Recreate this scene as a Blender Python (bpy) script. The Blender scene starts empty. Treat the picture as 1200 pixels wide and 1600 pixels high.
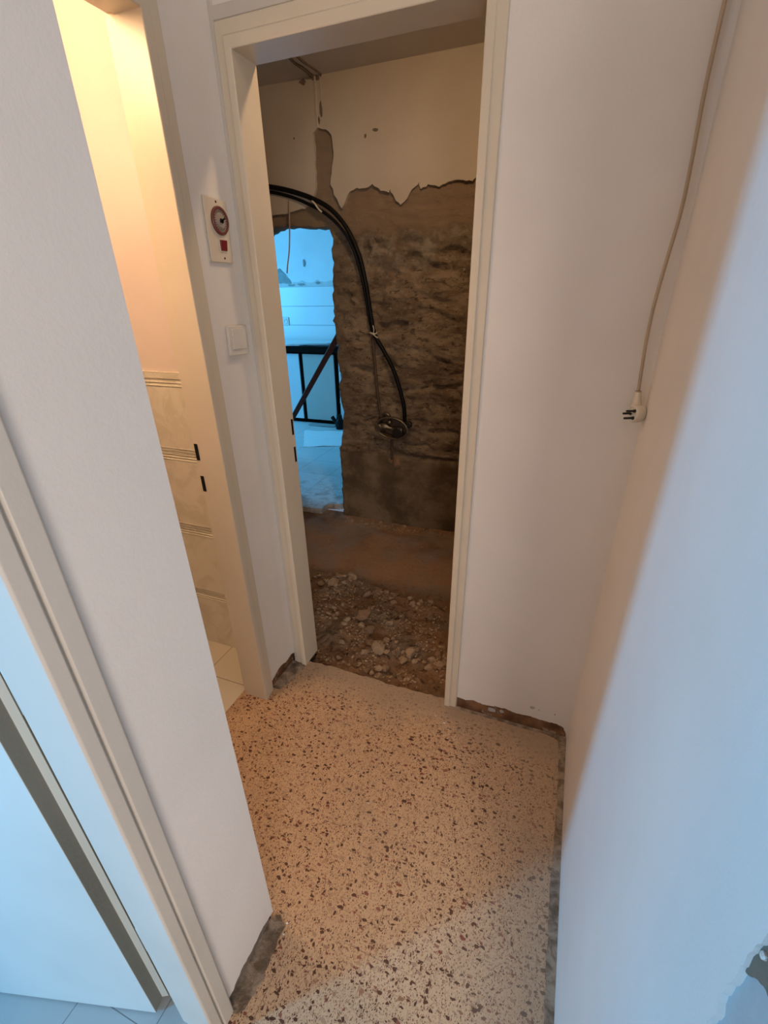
import bpy, bmesh, math, random
from mathutils import Vector, Matrix, noise
from mathutils.geometry import delaunay_2d_cdt, tessellate_polygon

random.seed(7)
S = bpy.context.scene
COL = S.collection

# ------------------------------------------------------------------ camera
YAW, PITCH, ROLL, FPX, CAMH = 0.3819, 0.4698, -0.0194, 721.19, 1.4625
cam = bpy.data.cameras.new('camera')
cam_o = bpy.data.objects.new('camera', cam)
COL.objects.link(cam_o)
F = Vector((-math.sin(YAW) * math.cos(PITCH), math.cos(YAW) * math.cos(PITCH), -math.sin(PITCH)))
R = Vector((math.cos(YAW), math.sin(YAW), 0))
U = R.cross(F)
R2 = math.cos(ROLL) * R + math.sin(ROLL) * U
U2 = -math.sin(ROLL) * R + math.cos(ROLL) * U
M = Matrix((R2, U2, -F)).transposed().to_4x4()
M.translation = Vector((0, 0, CAMH))
cam_o.matrix_world = M
cam.sensor_fit = 'HORIZONTAL'
cam.sensor_width = 36
cam.lens = 36 * FPX / 1200
cam.shift_x = (600 - 597.26) / 1200
cam.shift_y = (822.45 - 800) / 1200
cam.clip_start = 0.01
S.camera = cam_o

# ------------------------------------------------------------------ view and world
S.view_settings.view_transform = 'Standard'
S.view_settings.look = 'None'
S.view_settings.gamma = 1
S.view_settings.use_curve_mapping = False
S.view_settings.exposure = 0.0
w = bpy.data.worlds.new('world')
S.world = w
w.use_nodes = True
w.node_tree.nodes['Background'].inputs[0].default_value = (0.5, 0.6, 0.8, 1)
w.node_tree.nodes['Background'].inputs[1].default_value = 0.3


# ------------------------------------------------------------------ lights
def area(name, loc, target, sx, sy, power, color, spread=180):
    l = bpy.data.lights.new(name, 'AREA')
    l.shape = 'RECTANGLE'
    l.size, l.size_y = sx, sy
    l.energy = power
    l.color = color
    l.spread = math.radians(spread)
    o = bpy.data.objects.new(name, l)
    COL.objects.link(o)
    o.location = loc
    o.rotation_euler = (Vector(target) - Vector(loc)).to_track_quat('-Z', 'Y').to_euler()
    return o


def point(name, loc, power, color, rad=0.08):
    l = bpy.data.lights.new(name, 'POINT')
    l.energy = power
    l.color = color
    l.shadow_soft_size = rad
    o = bpy.data.objects.new(name, l)
    COL.objects.link(o)
    o.location = loc
    return o


point('bathroom_ceiling_lamp', (-1.32, 0.56, 2.15), 29, (1.0, 0.65, 0.37), 0.14)
area('left_room_window', (-2.75, -1.95, 1.45), (0.18, 0.80, 1.2), 0.22, 0.9, 108, (0.12, 0.54, 1.0))
area('kitchen_window', (-4.75, 3.9, 1.6), (-2.0, 4.3, 0.8), 1.3, 1.3, 60, (0.12, 0.56, 1.0))
area('front_room_window', (0.95, -2.2, 1.3), (-0.5, 1.0, 0.9), 0.7, 0.9, 33, (1.0, 0.92, 0.90))
area('front_room_side_fill', (1.45, -1.75, 0.75), (-0.8, 0.8, 0.7), 0.9, 0.8, 17, (1.0, 0.87, 0.74))  # added fill for surfaces facing right; no known window there
point('hall_fill_light', (-0.14, 0.95, 2.38), 1.9, (1.0, 0.85, 0.72), 0.09)  # unseen fill added to brighten the far wall
area('stripped_room_fill_light', (-0.50, 1.70, 2.40), (-0.95, 2.5, 0.8), 0.12, 0.12, 7.6, (1.0, 0.66, 0.38))  # invented warm fill, out of view, to lift the back wall


# ------------------------------------------------------------------ node helpers
class Mat:
    def __init__(self, name, rough=0.6, color=(0.5, 0.5, 0.5)):
        self.m = bpy.data.materials.new(name)
        self.m.use_nodes = True
        self.t = self.m.node_tree
        self.b = self.t.nodes['Principled BSDF']
        self.b.inputs['Roughness'].default_value = rough
        self.b.inputs['Base Color'].default_value = (*color, 1)
        self.tc = self.n('ShaderNodeTexCoord')
        self.co = self.tc.outputs['Object']

    def n(self, typ, **kw):
        nd = self.t.nodes.new(typ)
        for k, v in kw.items():
            setattr(nd, k, v)
        return nd

    def put(self, sock, v):
        if hasattr(v, 'is_output') or isinstance(v, bpy.types.NodeSocket):
            self.t.links.new(v, sock)
        elif isinstance(v, (tuple, list)) and len(v) == 3 and sock.type == 'RGBA':
            sock.default_value = (*v, 1)
        else:
            sock.default_value = v

    def noise(self, scale, detail=4, rough=0.5, vec=None, dist=0.0):
        nd = self.n('ShaderNodeTexNoise')
        self.put(nd.inputs['Vector'], vec or self.co)
        nd.inputs['Scale'].default_value = scale
        nd.inputs['Detail'].default_value = detail
        nd.inputs['Roughness'].default_value = rough
        nd.inputs['Distortion'].default_value = dist
        return nd.outputs['Fac']

    def voro(self, scale, vec=None, rand=1.0, feature='F1'):
        nd = self.n('ShaderNodeTexVoronoi', feature=feature)
        self.put(nd.inputs['Vector'], vec or self.co)
        nd.inputs['Scale'].default_value = scale
        nd.inputs['Randomness'].default_value = rand
        return nd

    def math(self, op, a, b=0.0, c=0.0):
        nd = self.n('ShaderNodeMath', operation=op)
        self.put(nd.inputs[0], a)
        self.put(nd.inputs[1], b)
        self.put(nd.inputs[2], c)
        return nd.outputs[0]

    def ss(self, v, a, b):
        nd = self.n('ShaderNodeMapRange', interpolation_type='SMOOTHSTEP')
        self.put(nd.inputs['Value'], v)
        nd.inputs['From Min'].default_value = a
        nd.inputs['From Max'].default_value = b
        return nd.outputs[0]

    def mix(self, f, a, b, mode='MIX'):
        nd = self.n('ShaderNodeMix', data_type='RGBA', blend_type=mode)
        self.put(nd.inputs[0], f)
        self.put(nd.inputs[6], a)
        self.put(nd.inputs[7], b)
        return nd.outputs[2]

    def ramp(self, f, stops):
        nd = self.n('ShaderNodeValToRGB')
        self.put(nd.inputs[0], f)
        e = nd.color_ramp.elements
        while len(e) < len(stops):
            e.new(0.5)
        for i, (p, c) in enumerate(stops):
            e[i].position = p
            e[i].color = (*c, 1)
        return nd.outputs[0]

    def xyz(self, vec=None):
        nd = self.n('ShaderNodeSeparateXYZ')
        self.put(nd.inputs[0], vec or self.co)
        return nd.outputs

    def bump(self, h, strength=0.3, dist=0.005, prev=None):
        nd = self.n('ShaderNodeBump')
        nd.inputs['Strength'].default_value = strength
        nd.inputs['Distance'].default_value = dist
        self.put(nd.inputs['Height'], h)
        if prev is not None:
            self.put(nd.inputs['Normal'], prev)
        self.put(self.b.inputs['Normal'], nd.outputs[0])
        return nd.outputs[0]

    def col(self, c):
        self.put(self.b.inputs['Base Color'], c)


def paint(name, c, c2=None, rough=0.55, bs=0.25):
    m = Mat(name, rough, c)
    c2 = c2 or tuple(x * 0.9 for x in c)
    m.col(m.mix(m.ss(m.noise(3.5, 5), 0.3, 0.8), c, c2))
    n1 = m.bump(m.noise(140, 3, 0.6), bs, 0.002)
    m.bump(m.noise(9, 3), bs, 0.006, n1)
    return m.m


def plain(name, c, rough=0.5, metal=0.0, var=0.12, scale=40, bs=0.1, spec=0.5):
    m = Mat(name, rough, c)
    m.b.inputs['Specular IOR Level'].default_value = spec
    m.b.inputs['Metallic'].default_value = metal
    m.col(m.mix(m.noise(scale, 4), tuple(x * (1 - var) for x in c), tuple(min(1, x * (1 + var)) for x in c)))
    if bs:
        m.bump(m.noise(scale * 3, 3), bs, 0.001)
    return m.m


# ------------------------------------------------------------------ materials
WALL = paint('white_wall_paint', (0.76, 0.715, 0.67), (0.71, 0.665, 0.62))
WALL_LEFT = WALL
BATHWALL = paint('bathroom_paint', (0.69, 0.595, 0.55))
CREAM = paint('cream_gloss_paint', (0.66, 0.575, 0.45), (0.61, 0.53, 0.41), 0.35, 0.12)
OFFFRAME = paint('offwhite_frame_paint', (0.58, 0.54, 0.48), (0.53, 0.49, 0.43), 0.4, 0.15)
LEAFM = paint('door_paint', (0.52, 0.61, 0.62), None, 0.4, 0.1)
EDGE = paint('shaded_grey_green_edge', (0.24, 0.235, 0.20), (0.19, 0.185, 0.155), 0.6)  # shade on leaf edge and rebate strip put into the paint colour
CEIL = paint('ceiling_paint', (0.66, 0.63, 0.6))
BACKPLASTER = paint('old_tan_plaster', (0.52, 0.455, 0.37), (0.46, 0.395, 0.315), 0.75, 0.3)
KWALL = paint('kitchen_paint', (0.74, 0.76, 0.78))
def glue():
    m = Mat('brown_skirting_glue', 0.6)
    c = m.mix(m.ss(m.noise(14, 5), 0.35, 0.65), (0.10, 0.042, 0.017), (0.24, 0.115, 0.05))
    c = m.mix(m.math('MULTIPLY', m.ss(m.noise(20, 5, 0.6, None, 0.8), 0.58, 0.64), 0.7), c, (0.42, 0.33, 0.24))
    m.col(c)
    m.bump(m.noise(60, 5, 0.6), 0.6, 0.003)
    return m.m


BROWN = glue()
SUBST = plain('grey_brown_mortar', (0.17, 0.13, 0.095), 0.9, 0, 0.35, 45, 0.8)
def dust_bed():
    m = Mat('dusty_mortar_bed', 0.95)
    c = m.mix(m.ss(m.noise(26, 7, 0.65, None, 0.5), 0.36, 0.64), (0.15, 0.105, 0.07), (0.38, 0.30, 0.225))
    m.col(c)
    m.bump(m.noise(80, 6, 0.7), 0.9, 0.006)
    return m.m


DUST = dust_bed()
GREYPL = plain('grey_old_plaster', (0.40, 0.40, 0.40), 0.9, 0, 0.12, 60, 0.6)
BLACK = plain('black_plastic', (0.006, 0.006, 0.006), 0.5, 0, 0.2, 50, 0.1, 0.18)
BLACKM = plain('blackened_metal', (0.02, 0.017, 0.015), 0.5, 0.3, 0.3, 90, 0.2)
IVORY = plain('ivory_plastic', (0.66, 0.58, 0.46), 0.35, 0, 0.05, 30, 0.03)
WHITEPL = plain('white_plastic', (0.66, 0.62, 0.56), 0.3, 0, 0.04, 30, 0.03)
CABLEM = plain('aged_cable_sheath', (0.42, 0.32, 0.22), 0.5, 0, 0.35, 7, 0.1)
RED = plain('dark_red_plastic', (0.18, 0.012, 0.016), 0.3, 0, 0.1, 30, 0.0)
REDRIM = plain('dusty_red_plastic', (0.15, 0.042, 0.034), 0.4, 0, 0.15, 30, 0.0)
DIALM = plain('grey_dial', (0.34, 0.28, 0.235), 0.4, 0, 0.2, 200, 0.0)
RUST = plain('rusty_steel', (0.10, 0.032, 0.020), 0.7, 0.2, 0.4, 60, 0.3)
STEEL = plain('dirty_steel', (0.22, 0.18, 0.13), 0.4, 0.8, 0.3, 80, 0.2)
PIPEM = plain('brown_pipe', (0.10, 0.06, 0.035), 0.6, 0.2, 0.4, 50, 0.3)
PAPER = plain('white_paper', (0.8, 0.8, 0.8), 0.7, 0, 0.05, 12, 0.05)
CABW = plain('cabinet_white', (0.62, 0.64, 0.66), 0.4, 0, 0.06, 5, 0.03)
CABG = plain('cabinet_grey_white', (0.42, 0.41, 0.38), 0.45, 0, 0.08, 5, 0.03)
DARKW = plain('dark_cabinet_frame', (0.006, 0.004, 0.003), 0.85, 0, 0.2, 20, 0.05, 0.06)
REMNANT = plain('old_tile_adhesive', (0.30, 0.33, 0.33), 0.9, 0, 0.3, 20, 0.4)


def terrazzo():
    m = Mat('brown_chip_terrazzo', 0.42)
    wn = m.n('ShaderNodeTexNoise')
    m.put(wn.inputs['Vector'], m.co)
    wn.inputs['Scale'].default_value = 70
    wn.inputs['Detail'].default_value = 2
    dv = m.n('ShaderNodeVectorMath', operation='MULTIPLY_ADD')
    m.put(dv.inputs[0], wn.outputs['Color'])
    dv.inputs[1].default_value = (0.013, 0.013, 0)
    m.put(dv.inputs[2], m.co)
    v = dv.outputs[0]
    base = m.mix(m.noise(14, 5, 0.6), (0.50, 0.325, 0.19), (0.62, 0.425, 0.265))
    base = m.mix(m.math('MULTIPLY', m.ss(m.noise(200, 3, 0.7), 0.45, 0.72), 0.7), base, (0.36, 0.22, 0.125))
    pal = [(0.0, (0.055, 0.014, 0.006)), (0.25, (0.09, 0.026, 0.011)), (0.50, (0.15, 0.054, 0.025)),
           (0.66, (0.27, 0.145, 0.075)), (0.80, (0.20, 0.035, 0.022)), (0.97, (0.42, 0.28, 0.17))]
    c = base
    for scale, lo, hi, keep, st in ((250, 0.24, 0.46, 0.42, 1.7), (160, 0.20, 0.44, 0.42, 1.9), (105, 0.20, 0.46, 0.50, 0.55), (66, 0.18, 0.40, 0.62, 1.5)):
        mp = m.n('ShaderNodeMapping')
        m.put(mp.inputs[0], v)
        mp.inputs['Scale'].default_value = (st, 1.0, 1.0)
        mp.inputs['Rotation'].default_value = (0, 0, scale)
        vo = m.voro(scale, mp.outputs[0])
        sep = m.n('ShaderNodeSeparateColor')
        m.put(sep.inputs[0], vo.outputs['Color'])
        r = m.math('MULTIPLY_ADD', sep.outputs[0], hi - lo, lo)
        inside = m.ss(m.math('SUBTRACT', vo.outputs['Distance'], r), 0.03, -0.03)
        on = m.math('GREATER_THAN', sep.outputs[1], keep)
        c = m.mix(m.math('MULTIPLY', inside, on), c, m.ramp(sep.outputs[2], pal))
    x, y, z = m.xyz()
    # tile seams, 20 cm pitch
    seam = None
    for ax, off in ((x, 0.65), (y, -0.68)):
        fr = m.math('PINGPONG', m.math('ADD', ax, off), 0.1)
        near = m.math('LESS_THAN', fr, 0.0009)
        on2 = m.math('GREATER_THAN', m.math('ABSOLUTE', m.math('SUBTRACT', m.math('FRACT', m.math('DIVIDE', m.math('ADD', ax, off), 0.2)), 0.5)), 0.45)
        s = m.math('MULTIPLY', near, on2)
        seam = s if seam is None else m.math('MAXIMUM', seam, s)
    seam = m.math('MULTIPLY', seam, m.ss(m.noise(5, 2), 0.42, 0.6))
    c = m.mix(m.math('MULTIPLY', seam, 0.55), c, (0.12, 0.07, 0.045))
    # demolition dust: patches, more of it near the threshold and the right wall
    edge = m.ss(m.math('ADD', y, m.math('MULTIPLY', m.noise(6, 3), 0.15)), 1.20, 1.38)
    edge2 = m.ss(m.math('ADD', x, m.math('MULTIPLY', m.noise(7, 4), 0.16)), 0.0, 0.24)
    patch = m.ss(m.noise(3.2, 5, 0.6), 0.50, 0.75)
    d = m.math('MINIMUM', m.math('ADD', m.math('ADD', m.math('MULTIPLY', edge, 0.75), m.math('MULTIPLY', edge2, 0.45)),
                                 m.math('MULTIPLY', patch, 0.38)), 0.85)
    c = m.mix(d, c, (0.34, 0.255, 0.18))
    m.col(c)
    m.put(m.b.inputs['Roughness'], m.math('MULTIPLY_ADD', d, 0.45, 0.38))
    m.bump(m.noise(220, 3), 0.12, 0.001)
    return m.m


def rough_mortar():
    """bare hacked-off wall: smooth cement at the foot, rough stony mortar, a pale band, smooth render on top"""
    m = Mat('hacked_mortar', 0.92)
    x, y, z = m.xyz()
    zz = m.math('ADD', z, m.math('MULTIPLY', m.math('SUBTRACT', m.noise(7, 4), 0.5), 0.12))
    mp = m.n('ShaderNodeMapping')
    m.put(mp.inputs[0], m.co)
    mp.inputs['Scale'].default_value = (0.6, 1.0, 1.5)
    mv = mp.outputs[0]
    stony = m.mix(m.ss(m.noise(9, 9, 0.66, mv, 0.3), 0.33, 0.68), (0.27, 0.175, 0.10), (0.62, 0.46, 0.30))
    stony = m.mix(m.math('MULTIPLY', m.ss(m.noise(30, 6, 0.7, mv), 0.575, 0.625), 0.85), stony, (0.12, 0.07, 0.04))
    stony = m.mix(m.math('MULTIPLY', m.ss(m.noise(36, 6, 0.7, mv), 0.40, 0.34), 0.75), stony, (0.66, 0.53, 0.38))
    vo = m.voro(30)
    sep = m.n('ShaderNodeSeparateColor')
    m.put(sep.inputs[0], vo.outputs['Color'])
    st = m.math('MULTIPLY', m.math('LESS_THAN', vo.outputs['Distance'], 0.25), m.math('GREATER_THAN', sep.outputs[0], 0.86))
    stony = m.mix(st, stony, (0.55, 0.43, 0.31))
    top = m.mix(m.noise(12, 5), (0.25, 0.17, 0.105), (0.33, 0.235, 0.15))
    foot = m.mix(m.ss(m.noise(4.5, 8, 0.65), 0.35, 0.65), (0.11, 0.072, 0.040), (0.25, 0.185, 0.115))
    pale = m.mix(m.ss(m.noise(16, 6, 0.65), 0.42, 0.62), (0.34, 0.25, 0.165), (0.56, 0.46, 0.34))
    c = m.mix(m.ss(zz, 0.46, 0.50), foot, stony)
    c = m.mix(m.math('MULTIPLY', m.ss(zz, 1.52, 1.66), m.ss(m.noise(5, 4), 0.35, 0.6)), c, pale)
    c = m.mix(m.ss(zz, 1.745, 1.78), c, top)
    # smoother grey-brown band beside the opening
    side = m.math('MULTIPLY', m.ss(m.math('ADD', x, m.math('MULTIPLY', m.noise(6, 3), 0.2)), -1.18, -1.30), m.ss(z, 0.5, 0.6))
    c = m.mix(m.math('MULTIPLY', side, 0.55), c, (0.30, 0.225, 0.15))
    m.col(c)
    amp = m.math('MULTIPLY', m.ss(zz, 0.44, 0.54), m.math('SUBTRACT', 1.0, m.math('MULTIPLY', m.ss(zz, 1.72, 1.8), 0.8)))
    amp = m.math('MULTIPLY_ADD', amp, 0.9, 0.12)
    n1 = m.bump(m.math('MULTIPLY', m.noise(24, 9, 0.7, mv, 0.4), amp), 1.0, 0.05)
    m.bump(m.math('MULTIPLY', m.noise(75, 6, 0.75), amp), 1.0, 0.018, n1)
    return m.m


def dirt():
    m = Mat('brown_dirt', 0.97)
    x, y, z = m.xyz()
    c = m.mix(m.noise(6, 5, 0.6), (0.36, 0.185, 0.085), (0.50, 0.285, 0.145))
    c = m.mix(m.ss(m.noise(70, 5, 0.7), 0.55, 0.7), c, (0.50, 0.35, 0.22))
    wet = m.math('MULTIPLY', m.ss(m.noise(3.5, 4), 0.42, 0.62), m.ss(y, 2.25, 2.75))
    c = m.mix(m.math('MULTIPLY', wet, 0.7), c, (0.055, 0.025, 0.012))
    c = m.mix(m.math('MULTIPLY', m.ss(m.noise(4.2, 4), 0.45, 0.6), 0.6), c, (0.34, 0.255, 0.18))
    m.col(c)
    rough_zone = m.math('SUBTRACT', 1.0, m.math('MULTIPLY', m.ss(y, 1.95, 2.15), 0.75))
    n1 = m.bump(m.math('MULTIPLY', m.noise(45, 8, 0.75), rough_zone), 1.0, 0.03)
    m.bump(m.math('MULTIPLY', m.noise(130, 5, 0.7), rough_zone), 0.9, 0.010, n1)
    c2 = m.mix(m.math('MULTIPLY', m.math('MULTIPLY', m.ss(m.noise(28, 6, 0.7), 0.54, 0.62), rough_zone), 0.7), c, (0.10, 0.05, 0.025))
    m.col(c2)
    return m.m


def rockm(name, a, b):
    m = Mat(name, 0.95)
    m.col(m.mix(m.noise(35, 5, 0.6), a, b))
    m.bump(m.noise(90, 5, 0.7), 0.7, 0.004)
    return m.m


def bath_tile():
    m = Mat('cream_marbled_tile', 0.22)
    n = m.noise(9, 6, 0.65, None, 1.4)
    m.col(m.mix(m.ss(n, 0.42, 0.62), (0.68, 0.64, 0.54), (0.60, 0.56, 0.46)))
    x, y, z = m.xyz()
    fz = m.math('ABSOLUTE', m.math('SUBTRACT', m.math('FRACT', m.math('DIVIDE', m.math('SUBTRACT', z, -0.04), 0.3225)), 0.5))
    line = m.math('MULTIPLY', m.ss(fz, 0.42, 0.44), m.math('SINE', m.math('MULTIPLY', fz, 6.2832 * 29)))
    m.bump(line, 0.6, 0.004)
    return m.m


def tilefloor(name, a, b, px, py, ox, oy, grout=0.003, gcol=(0.2, 0.17, 0.13), rough=0.3):
    m = Mat(name, rough)
    x, y, z = m.xyz()
    c = m.mix(m.noise(4, 5), a, b)
    g = None
    for ax, p_, o_ in ((x, px, ox), (y, py, oy)):
        f = m.math('FRACT', m.math('DIVIDE', m.math('SUBTRACT', ax, o_), p_))
        d = m.math('MULTIPLY', m.math('MINIMUM', f, m.math('SUBTRACT', 1.0, f)), p_)
        s = m.math('LESS_THAN', d, grout / 2)
        g = s if g is None else m.math('MAXIMUM', g, s)
    m.col(m.mix(g, c, gcol))
    m.bump(m.math('SUBTRACT', 1.0, g), 0.4, 0.002)
    return m.m


def kitchen_tile():
    m = Mat('white_wall_tile', 0.25)
    x, y, z = m.xyz()
    f = m.math('FRACT', m.math('DIVIDE', m.math('SUBTRACT', z, 1.103), 0.217))
    d = m.math('MULTIPLY', m.math('MINIMUM', f, m.math('SUBTRACT', 1.0, f)), 0.217)
    g = m.math('LESS_THAN', d, 0.004)
    m.col(m.mix(g, m.mix(m.noise(3, 3), (0.72, 0.74, 0.76), (0.78, 0.79, 0.80)), (0.34, 0.36, 0.38)))
    return m.m


def kitchen_floor():
    m = Mat('dusty_kitchen_tile', 0.5)
    x, y, z = m.xyz()
    c = m.mix(m.noise(3, 4), (0.60, 0.62, 0.62), (0.52, 0.54, 0.54))
    c = m.mix(m.math('MULTIPLY', m.ss(m.noise(9, 6, 0.7), 0.45, 0.65), m.ss(y, 3.8, 3.0)), c, (0.34, 0.30, 0.25))
    g = None
    for ax, p_, o_ in ((x, 0.33, -1.9), (y, 0.33, 3.13)):
        f = m.math('FRACT', m.math('DIVIDE', m.math('SUBTRACT', ax, o_), p_))
        d = m.math('MULTIPLY', m.math('MINIMUM', f, m.math('SUBTRACT', 1.0, f)), p_)
        s = m.math('LESS_THAN', d, 0.0022)
        g = s if g is None else m.math('MAXIMUM', g, s)
    m.col(m.mix(m.math('MULTIPLY', g, 0.7), c, (0.20, 0.18, 0.16)))
    return m.m


TERR, MORTAR, DIRT = terrazzo(), rough_mortar(), dirt()
ROCK1 = rockm('grey_tan_stone', (0.35, 0.225, 0.13), (0.54, 0.385, 0.245))
ROCK2 = rockm('brown_clod', (0.26, 0.155, 0.085), (0.40, 0.25, 0.145))
BTILE = bath_tile()
BFLOOR = tilefloor('cream_floor_tile', (0.66, 0.61, 0.50), (0.60, 0.55, 0.45), 0.33, 0.33, -1.28, 1.106)
LFLOOR = tilefloor('pale_floor_tile', (0.42, 0.44, 0.44), (0.34, 0.36, 0.36), 0.2, 0.2, -0.85, -0.02, 0.002, (0.15, 0.16, 0.16))
KTILE, KFLOOR = kitchen_tile(), kitchen_floor()


# ------------------------------------------------------------------ mesh helpers
def link(name, me, mat, parent=None):
    o = bpy.data.objects.new(name, me)
    COL.objects.link(o)
    if mat is not None and not me.materials:
        me.materials.append(mat)
    if parent is not None:
        o.parent = parent
    return o


def from_bm(name, bm, mat, parent=None, smooth=False, bevel=0, seg=2):
    bmesh.ops.recalc_face_normals(bm, faces=bm.faces)
    me = bpy.data.meshes.new(name)
    bm.to_mesh(me)
    bm.free()
    if smooth:
        for p in me.polygons:
            p.use_smooth = True
    o = link(name, me, mat, parent)
    if bevel:
        md = o.modifiers.new('bevel', 'BEVEL')
        md.width = bevel
        md.segments = seg
        md.limit_method = 'ANGLE'
        md.angle_limit = math.radians(35)
        for p in me.polygons:
            p.use_smooth = True
        md.harden_normals = True
    return o


def add_box(bm, a, b, mat=None):
    vs = [bm.verts.new((x, y, z)) for x in (a[0], b[0]) for y in (a[1], b[1]) for z in (a[2], b[2])]
    for f in ((0, 1, 3, 2), (4, 6, 7, 5), (0, 4, 5, 1), (2, 3, 7, 6), (0, 2, 6, 4), (1, 5, 7, 3)):
        bm.faces.new([vs[i] for i in f])
    if mat is not None:
        for v in vs:
            v.co = mat @ v.co
    return vs


def boxes(name, lst, mat, parent=None, bevel=0):
    bm = bmesh.new()
    for a, b in lst:
        add_box(bm, a, b)
    return from_bm(name, bm, mat, parent, bevel=bevel)


def slab(name, pts, axis, lo, hi, mat, parent=None, bevel=0):
    pts = [tuple(q) for q in pts]
    if math.hypot(pts[0][0] - pts[-1][0], pts[0][1] - pts[-1][1]) < 1e-5:
        pts = pts[:-1]
    bm = bmesh.new()

    def P(q, h):
        return {'x': (h, q[0], q[1]), 'y': (q[0], h, q[1]), 'z': (q[0], q[1], h)}[axis]
    a = [bm.verts.new(P(q, lo)) for q in pts]
    b = [bm.verts.new(P(q, hi)) for q in pts]
    n = len(pts)
    if n <= 4:
        bm.faces.new(a)
        bm.faces.new(b[::-1])
    else:
        for t in tessellate_polygon([[Vector((q[0], q[1], 0)) for q in pts]]):
            if len(set(t)) == 3:
                bm.faces.new([a[i] for i in t])
                bm.faces.new([b[i] for i in t[::-1]])
    for i in range(n):
        bm.faces.new((a[i], b[i], b[(i + 1) % n], a[(i + 1) % n]))
    return from_bm(name, bm, mat, parent, bevel=bevel)


def ragged(pts, step=0.012, amp=0.004, seed=0):
    """subdivide a polyline and jitter it"""
    rnd = random.Random(seed)
    out = []
    for p, q in zip(pts[:-1], pts[1:]):
        L = math.hypot(q[0] - p[0], q[1] - p[1])
        k = max(1, int(L / step))
        for i in range(k):
            t = i / k
            j = amp if out else 0
            out.append((p[0] + (q[0] - p[0]) * t + rnd.uniform(-j, j), p[1] + (q[1] - p[1]) * t + rnd.uniform(-j, j)))
    out.append(pts[-1])
    return out


def catmull(pts, k=8):
    P = [Vector(p) for p in pts]
    P = [P[0] * 2 - P[1]] + P + [P[-1] * 2 - P[-2]]
    out = []
    for i in range(1, len(P) - 2):
        for j in range(k):
            t = j / k
            out.append(0.5 * ((2 * P[i]) + (P[i + 1] - P[i - 1]) * t + (2 * P[i - 1] - 5 * P[i] + 4 * P[i + 1] - P[i + 2]) * t * t
                              + (3 * P[i] - P[i - 1] - 3 * P[i + 1] + P[i + 2]) * t ** 3))
    out.append(P[-2])
    return out


def add_tube(bm, pts, r, n=10, closed=False, flat=1.0):
    P = [Vector(p) for p in pts]
    rings = []
    up = None
    m = len(P)
    for i in range(m):
        a = P[(i - 1) % m] if closed or i > 0 else P[i]
        b = P[(i + 1) % m] if closed or i < m - 1 else P[i]
        t = (b - a).normalized()
        if up is None:
            up = Vector((0, 0, 1)) if abs(t.z) < 0.9 else Vector((0, 1, 0))
        s = t.cross(up).normalized()
        up = s.cross(t).normalized()
        rr = r(i / (m - 1)) if callable(r) else r
        rings.append([bm.verts.new(P[i] + (s * math.cos(2 * math.pi * k / n) + up * flat * math.sin(2 * math.pi * k / n)) * rr) for k in range(n)])
    pairs = list(zip(rings[:-1], rings[1:])) + ([(rings[-1], rings[0])] if closed else [])
    for A, B in pairs:
        for k in range(n):
            bm.faces.new((A[k], A[(k + 1) % n], B[(k + 1) % n], B[k]))
    if not closed:
        bm.faces.new(rings[0][::-1])
        bm.faces.new(rings[-1])


def tube(name, pts, r, mat, parent=None, n=10, k=8, closed=False):
    bm = bmesh.new()
    add_tube(bm, catmull(pts, k) if k else pts, r, n, closed)
    return from_bm(name, bm, mat, parent, smooth=True)


def add_lathe(bm, prof, M4, n=32, cap=True):
    """profile of (radius, height) turned about local z, placed by a matrix"""
    rings = []
    for r, h in prof:
        rings.append([bm.verts.new(M4 @ Vector((r * math.cos(2 * math.pi * k / n), r * math.sin(2 * math.pi * k / n), h))) for k in range(n)])
    for A, B in zip(rings[:-1], rings[1:]):
        for k in range(n):
            bm.faces.new((A[k], A[(k + 1) % n], B[(k + 1) % n], B[k]))
    if cap:
        bm.faces.new(rings[0][::-1])
        bm.faces.new(rings[-1])


def lathe(name, prof, M4, mat, parent=None, n=32, smooth=False, bevel=0):
    bm = bmesh.new()
    add_lathe(bm, prof, M4, n)
    return from_bm(name, bm, mat, parent, smooth=smooth, bevel=bevel)


def struct(o):
    o['kind'] = 'structure'
    return o


def tag(o, label, cat, group=None, kind=None):
    o['label'] = label
    o['category'] = cat
    if group:
        o['group'] = group
    if kind:
        o['kind'] = kind
    return o


def empty(name, loc=(0, 0, 0)):
    o = bpy.data.objects.new(name, None)
    COL.objects.link(o)
    o.location = loc
    o.empty_display_size = 0.05
    return o


def under(parent, objs):
    """keep world-space meshes in place under an Empty that stands elsewhere"""
    for o in objs:
        o.parent = parent
        o.matrix_parent_inverse = Matrix.Translation(-parent.location)


# ------------------------------------------------------------------ layout constants
XN = -0.51            # face of the near-left wall
XB = -0.954           # face of the bathroom-door wall
XC = 0.1814           # face of the right wall
YF = 1.309            # hall face of the far wall
XL, XR = -0.8962, -0.2732   # far door opening
YB = 1.0724           # far jamb of the bathroom door
YN = 0.46             # corner of the near-left wall
HD = 2.0              # door heads
YK = 2.85             # face of the stripped back wall
HC = 2.47             # ceilings

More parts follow.
